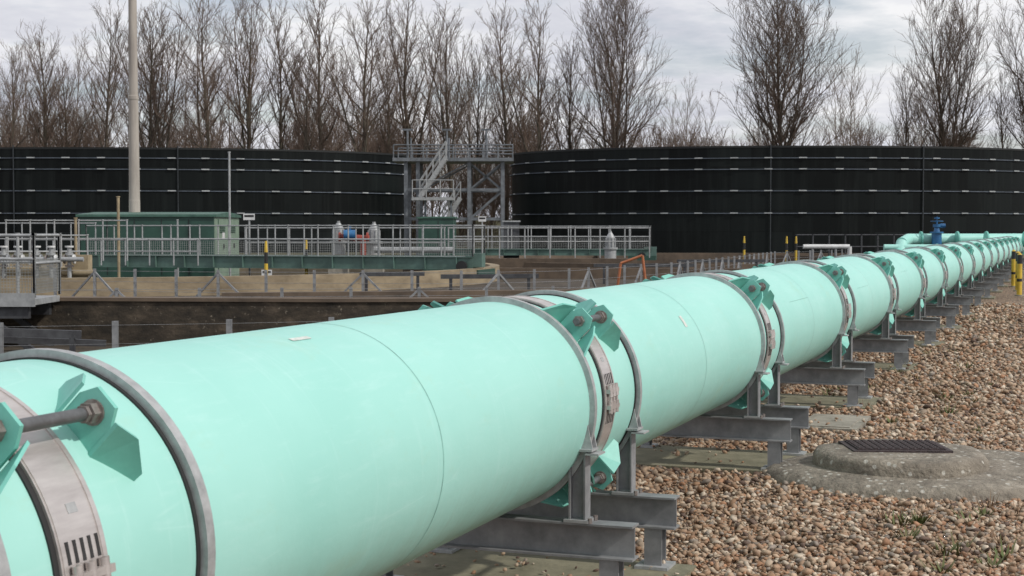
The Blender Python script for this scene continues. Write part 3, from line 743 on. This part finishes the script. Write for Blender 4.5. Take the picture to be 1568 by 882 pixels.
# slim posts
def pole(x, y, h, r, k, name):
    mb = MB(); mb.tube((x, y, 0), (x, y, h), r, k, n=10); mb.tube((x, y, h), (x, y, h + .03), r * 1.4, k, n=10); mb.box(x - .1, x + .1, y - .1, y + .1, 0, .03, "concrete"); mb.obj(name)
pole(-9.2, 49, 4.1, .035, "steel", "steel_post"); pole(-12.2, 46.6, 2.6, .045, "tan", "wooden_post"); pole(-10.9, 49, 1.9, .03, "steel", "steel_post")
pole(-11.9, 41, 1.9, .04, "tan", "wooden_post")
for (x, y) in ((-6.3, 46), (11.7, 64), (12.1, 64), (10.2, 66), (-6.55, 40)):
    mb = MB(); mb.tube((x, y, 0), (x, y, .7), .05, "yellow", n=10); mb.tube((x, y, .7), (x, y, 1.0), .05, "black", n=10); mb.tube((x, y, 1.0), (x, y, 1.3), .05, "yellow", .03, n=10); mb.obj("marker_post")
mb = MB(); mb.tube((2.65, 38, 0), (2.75, 38, .75), .035, "orange", n=10); mb.tube((2.75, 38, .75), (3.3, 38, .95), .035, "orange", n=10); mb.tube((3.3, 38, .95), (3.4, 38, .1), .035, "orange", n=10); mb.obj("bent_hose_pipe")
mb = MB(); d_ = 64
railing(mb, (12.5, 66, .2), (18.2, 66, .2), 1.15, 8, k="darksteel", r=.035); mb.tube((12.6, 65, .85), (14.6, 65, .85), .10, "white", n=14); mb.tube((14.6, 65, .85), (14.6, 65, .1), .10, "white", n=14)
for x in (13.0, 14.0): mb.tube((x, 65, 0), (x, 65, .8), .06, "beam", n=8)
mb.obj("pipe_guard_rail")
# debris steelwork near the tank rim
mb = MB()
for (x, y, L) in ((-1.6, 33.8, 2.2), (-3.6, 35.5, 1.5), (2.4, 44, 3), (5.5, 50, 3)):
    mb.beam((x, y, .55), (x + L, y + .4, .55), .1, .1, "darksteel")
    for q in (.1, .9): mb.beam((x + L * q, y + .4 * q, 0), (x + L * q, y + .4 * q, .5), .07, .07, "darksteel")
mb.obj("steel_trestle")

# ------------------------------------------------------------------ bare trees
def gen_tree(seed, H=20.0, spread=.17, start=.16, nb=34, nl2=10, nl3=6, leaders=0, minr=.013, trunk=.26, lean=.42, curl=.08):
    R = random.Random(seed); segs = []
    def grow(p, d, L, r0, r1, nseg, up, wob):
        pts = [(p, r0)]; 
        for i in range(nseg):
            d = (d + V((R.gauss(0, wob), R.gauss(0, wob), R.gauss(0, wob) + up))).normalized(); p2 = p + d * (L / nseg)
            rr = r0 + (r1 - r0) * (i + 1) / nseg; segs.append((p, p2, pts[-1][1], rr)); pts.append((p2, rr)); p = p2
        return pts
    def along(pts, q):
        f = q * (len(pts) - 1); i = min(int(f), len(pts) - 2); f -= i
        a, b_ = pts[i], pts[i + 1]; return a[0].lerp(b_[0], f), a[1] + (b_[1] - a[1]) * f, (b_[0] - a[0]).normalized()
    def dev(d, ang):
        t_ = V((R.gauss(0, 1), R.gauss(0, 1), R.gauss(0, 1))); t_ = (t_ - d * t_.dot(d)).normalized(); return (d * math.cos(ang) + t_ * math.sin(ang)).normalized()
    trunks = [(grow(V((0, 0, 0)), V((0, 0, 1)), H * .95, trunk, .02, 12, .03, .04), 1.0, 0.0)]
    for k_ in range(leaders):
        h = R.uniform(.12, .36); p, r, dd = along(trunks[0][0], h); az = 6.28 * k_ / leaders + R.uniform(-.5, .5)
        d0 = V((math.cos(az) * lean, math.sin(az) * lean, 1)).normalized()
        trunks.append((grow(p, d0, H * (R.uniform(.86, .98) - h), r * .62, .018, 9, .07, .06), .75, h))
    for pts, w, h0 in trunks:
        n1 = int(nb * (w if w == 1 else .5))
        for i in range(n1):
            q = start + (1 - start) * ((i + R.random()) / n1) * .97
            if w < 1: q = .12 + .85 * (i + R.random()) / n1
            p, r, dd = along(pts, q); hz = p.z / H
            L = H * spread * 2.0 * (math.sin(math.pi * min(1, max(.10, (hz - .02) * .90 + .1))) ** .7) * R.uniform(.5, 1.2) * (w ** .5)
            L = min(L, (H * 1.02 - p.z) * 1.25 + .5)
            az = i * 2.4 + R.uniform(-.6, .6); ang = R.uniform(.45, 1.0) * (1.15 - .45 * hz)
            d1 = (V((math.cos(az), math.sin(az), 0)) * math.sin(ang) + V((0, 0, 1)) * math.cos(ang)).normalized()
            b1 = grow(p, d1, L, max(.025, min(r * .5, .02 + L * .011)), .014, 5, curl, .09)
            n2 = max(2, int(nl2 * L / (H * .25)))
            for j in range(n2):
                q2 = .15 + .84 * (j + R.random()) / n2; p2, r2, d2 = along(b1, q2); L2 = L * R.uniform(.2, .42) * (1.15 - .5 * q2)
                b2 = grow(p2, (dev(d2, R.uniform(.35, .8)) + V((0, 0, .22))).normalized(), L2, max(.014, r2 * .55), .010, 3, .07, .12)
                for k2 in range(nl3):
                    q3 = .15 + .85 * (k2 + R.random()) / nl3; p3, r3, d3 = along(b2, q3)
                    grow(p3, (dev(d3, R.uniform(.4, .85)) + V((0, 0, .18))).normalized(), L2 * R.uniform(.3, .55) + .25, minr, minr * .5, 2, .05, .14)
    return segs
def seg_arrays(segs):
    P0 = np.array([s[0][:] for s in segs]); P1 = np.array([s[1][:] for s in segs]); R0 = np.array([s[2] for s in segs]); R1 = np.array([s[3] for s in segs])
    D = P1 - P0; D /= np.linalg.norm(D, axis=1)[:, None] + 1e-9
    A = np.cross(D, np.array([.3, .5, .1])[None]); A /= np.linalg.norm(A, axis=1)[:, None] + 1e-9; B = np.cross(D, A); vs = []
    for Pp, Rr in ((P0, R0), (P1, R1)):
        for i in range(3):
            a = 2.094 * i; vs.append(Pp + (A * math.cos(a) + B * math.sin(a)) * Rr[:, None])
    return np.stack(vs, 1), R0    # (n,6,3)
QF = np.array([(0, 1, 4, 3), (1, 2, 5, 4), (2, 0, 3, 5)])
def tree_mesh(name, vs, rad, mats):
    n = len(vs); me = bpy.data.meshes.new(name); F = (QF[None] + (np.arange(n) * 6)[:, None, None]).reshape(-1, 4)
    me.vertices.add(n * 6); me.vertices.foreach_set("co", vs.reshape(-1).astype(np.float32)); me.loops.add(len(F) * 4); me.loops.foreach_set("vertex_index", F.reshape(-1).astype(np.int32))
    me.polygons.add(len(F)); me.polygons.foreach_set("loop_start", (np.arange(len(F)) * 4).astype(np.int32))
    for k_ in mats: me.materials.append(M[k_])
    me.polygons.foreach_set("material_index", np.repeat((rad < .06).astype(np.int32), 3)); me.update(calc_edges=True); return me
variants = []; 
for i, (ld, nb) in enumerate(((2, 34), (1, 40), (3, 30), (0, 46), (2, 36), (1, 38))):
    v_, r_ = seg_arrays(gen_tree(100 + i, leaders=ld, nb=nb, spread=.128, nl2=9, nl3=4, start=.18, lean=.22, trunk=.29)); variants.append(tree_mesh("bare_tree", v_, r_, ("bark", "twig")))
wide = []
for i in range(2):
    v_, r_ = seg_arrays(gen_tree(310 + i, leaders=3, nb=46, spread=.175, start=.20, nl2=10, nl3=5, trunk=.32, lean=.32)); wide.append(tree_mesh("bare_tree", v_, r_, ("bark", "twig")))
v_, r_ = seg_arrays(gen_tree(400, leaders=2, nb=30, nl2=7, nl3=4, spread=.15, minr=.012, trunk=.15)); palet = tree_mesh("bare_tree", v_, r_, ("paletwig", "paletwig"))

trees = [(15, 62, 0, .9), (66, 40, 1, 1), (112, 90, 4, .9), (165, 12, 3, .9), (222, 5, 4, .9), (252, 8, 0, 1), (322, -14, 1, 1.05), (378, -8, 2, .95), (430, 12, 3, .9), (466, 70, 5, .8), (492, -18, 5, 1), (548, -4, 4, 1),
         (592, 60, 1, .8), (627, -12, 0, 1), (690, 22, 2, .9), (724, 62, 4, .8), (776, 12, 3, .9), (822, -2, 5, .95), (868, 55, 4, .8), (1382, 100, 1, .8), (1536, 108, 3, .8)]
for i, (px, py, vi, ws) in enumerate(trees):
    dist = 128 + (i * 37 % 11) - 4; h = EYE + (350 - py) / 2300 * dist; s = h / 20.0
    put(variants[vi], "bare_poplar_tree", None, ((px - 784) / 2300 * dist, dist, 0), i * 1.7, (s * ws, s * ws, s))
for px, py, vi, ws, dist in ((937, -8, 0, .84, 126), (1200, -14, 1, 1.02, 124), (1452, 8, 0, .82, 130), (1592, -10, 1, .85, 126)):
    h = EYE + (350 - py) / 2300 * dist; s = h / 20.0
    put(wide[vi], "bare_poplar_tree", None, ((px - 784) / 2300 * dist, dist, 0), px * .7, (s * ws, s * ws, s))
for px, py, ws, dist in ((1300, 88, 1.0, 165), (1050, 130, .9, 170), (1410, 120, 1.1, 175), (720, 80, 1, 170), (120, 70, 1, 168), (590, 80, 1, 172), (460, 80, 1, 170), (285, 70, 1, 174), (352, 60, .8, 165), (200, 60, .9, 175), (520, 75, .9, 168), (660, 90, 1, 175), (40, 80, 1, 170), (800, 90, .9, 176)):
    h = EYE + (350 - py) / 2300 * dist; s = h / 20.0
    put(palet, "bare_birch_tree", None, ((px - 784) / 2300 * dist, dist, 0), px * .31, (s * ws, s * ws, s))
# distant thicket as one object
bush = []
for i in range(4):
    bush.append(seg_arrays(gen_tree(500 + i, H=8.5, leaders=3, nb=14, nl2=5, nl3=3, spread=.28, start=.04, minr=.014, trunk=.08)))
vs_all, r_all = [], []
for i in range(150):
    dist = random.uniform(134, 178); px = random.uniform(-80, 1660)
    if i < 24: px = random.uniform(985, 1150)
    elif i < 60: px = random.uniform(-60, 640)
    elif i < 78: px = random.uniform(580, 820); dist = random.uniform(128, 140)
    h = random.uniform(.8, 1.4) * (1.0 if px < 950 else .85) * (.75 if 60 <= i < 78 else 1); v_, r_ = bush[i % 4]; a = random.uniform(0, 6.28); c, s = math.cos(a), math.sin(a)
    w = v_.copy(); w[:, :, 0] = (v_[:, :, 0] * c - v_[:, :, 1] * s) * h; w[:, :, 1] = (v_[:, :, 0] * s + v_[:, :, 1] * c) * h; w[:, :, 2] *= h * dist / 140
    w[:, :, 0] += (px - 784) / 2300 * dist; w[:, :, 1] += dist; vs_all.append(w); r_all.append(r_)
put(tree_mesh("distant_tree_thicket", np.concatenate(vs_all), np.concatenate(r_all), ("bark", "twig")), "distant_tree_thicket")
# low earth bank with scrub, behind the tanks
mb = MB(); nx = 160; rb = random.Random(4); prof = [(0, 0), (3, 1.6), (6, 2.6), (10, 2.2), (16, 0)]; vs = []
for i in range(nx + 1):
    x = -75 + 150 * i / nx; k_ = 1 + .12 * math.sin(i * .31) + .1 * math.sin(i * .83 + 1)
    for (yy, z) in prof: vs.append((x, 136 + yy + 1.5 * math.sin(i * .2), z * k_ * rb.uniform(.85, 1.15)))
mb.add(vs, [(5 * i + j, 5 * i + 5 + j, 5 * i + 6 + j, 5 * i + 1 + j) for i in range(nx) for j in range(4)], "grass", True)
mb.obj("earth_bank")

# ------------------------------------------------------------------ sky, sun, camera
EL, AZ = math.radians(40), math.radians(118)
w = bpy.data.worlds.new("World"); scene.world = w; w.use_nodes = True; nt = w.node_tree
bg = nt.nodes["Background"]; sky = nt.nodes.new("ShaderNodeTexSky"); sky.sky_type = "NISHITA"; sky.sun_disc = False
sky.sun_elevation = EL; sky.sun_rotation = AZ; sky.air_density = 1.0; sky.dust_density = 1.5
tc = nt.nodes.new("ShaderNodeTexCoord"); sx = nt.nodes.new("ShaderNodeSeparateXYZ"); nt.links.new(tc.outputs["Generated"], sx.inputs[0])
ad = nt.nodes.new("ShaderNodeMath"); ad.operation = "MAXIMUM"; nt.links.new(sx.outputs["Z"], ad.inputs[0]); ad.inputs[1].default_value = 0.0
ad2 = nt.nodes.new("ShaderNodeMath"); ad2.operation = "ADD"; nt.links.new(ad.outputs[0], ad2.inputs[0]); ad2.inputs[1].default_value = 0.12
dv = []
for ax in ("X", "Y"):
    q = nt.nodes.new("ShaderNodeMath"); q.operation = "DIVIDE"; nt.links.new(sx.outputs[ax], q.inputs[0]); nt.links.new(ad2.outputs[0], q.inputs[1]); dv.append(q.outputs[0])
cb = nt.nodes.new("ShaderNodeCombineXYZ"); nt.links.new(dv[0], cb.inputs[0]); nt.links.new(dv[1], cb.inputs[1])
n1 = noise(nt, cb.outputs[0], 0.9, 7, 0.6); 
mp = nt.nodes.new("ShaderNodeMapping"); mp.inputs["Location"].default_value = (4, 9, 2); nt.links.new(cb.outputs[0], mp.inputs["Vector"])
n2 = noise(nt, mp.outputs[0], 1.1, 6, 0.6)
shade = ramp(nt, n2, [(0.34, (5.8, 5.95, 6.7)), (0.48, (7.2, 7.3, 7.9)), (0.62, (9.3, 9.3, 9.45))])
mask = ramp(nt, n1, [(0.38, 0.45), (0.5, 1.0)])
col = mix(nt, mask, sky.outputs["Color"], shade)
nt.links.new(col, bg.inputs["Color"]); bg.inputs["Strength"].default_value = 0.10

sun = bpy.data.lights.new("sun", "SUN"); sun.energy = 2.5; sun.angle = math.radians(2.0); sun.color = (1, .955, .89)
so = bpy.data.objects.new("sun", sun); scene.collection.objects.link(so)
sd = V((math.cos(EL) * math.sin(AZ), math.cos(EL) * math.cos(AZ), math.sin(EL))); so.rotation_euler = sd.to_track_quat("Z", "Y").to_euler(); so.location = (20, -20, 30)

cam = bpy.data.cameras.new("camera"); co = bpy.data.objects.new("camera", cam); scene.collection.objects.link(co)
cam.sensor_width = 36; cam.lens = 2300 / 1568 * 36; cam.clip_end = 4000; cam.clip_start = .05
cam.dof.use_dof = True; cam.dof.focus_distance = 8.5; cam.dof.aperture_fstop = 14
co.location = (0, 0, EYE); co.rotation_euler = (math.radians(90) - math.atan(91 / 2300), 0, 0)
scene.camera = co
scene.view_settings.view_transform = "Standard"; scene.view_settings.look = "None"; scene.view_settings.exposure = 0
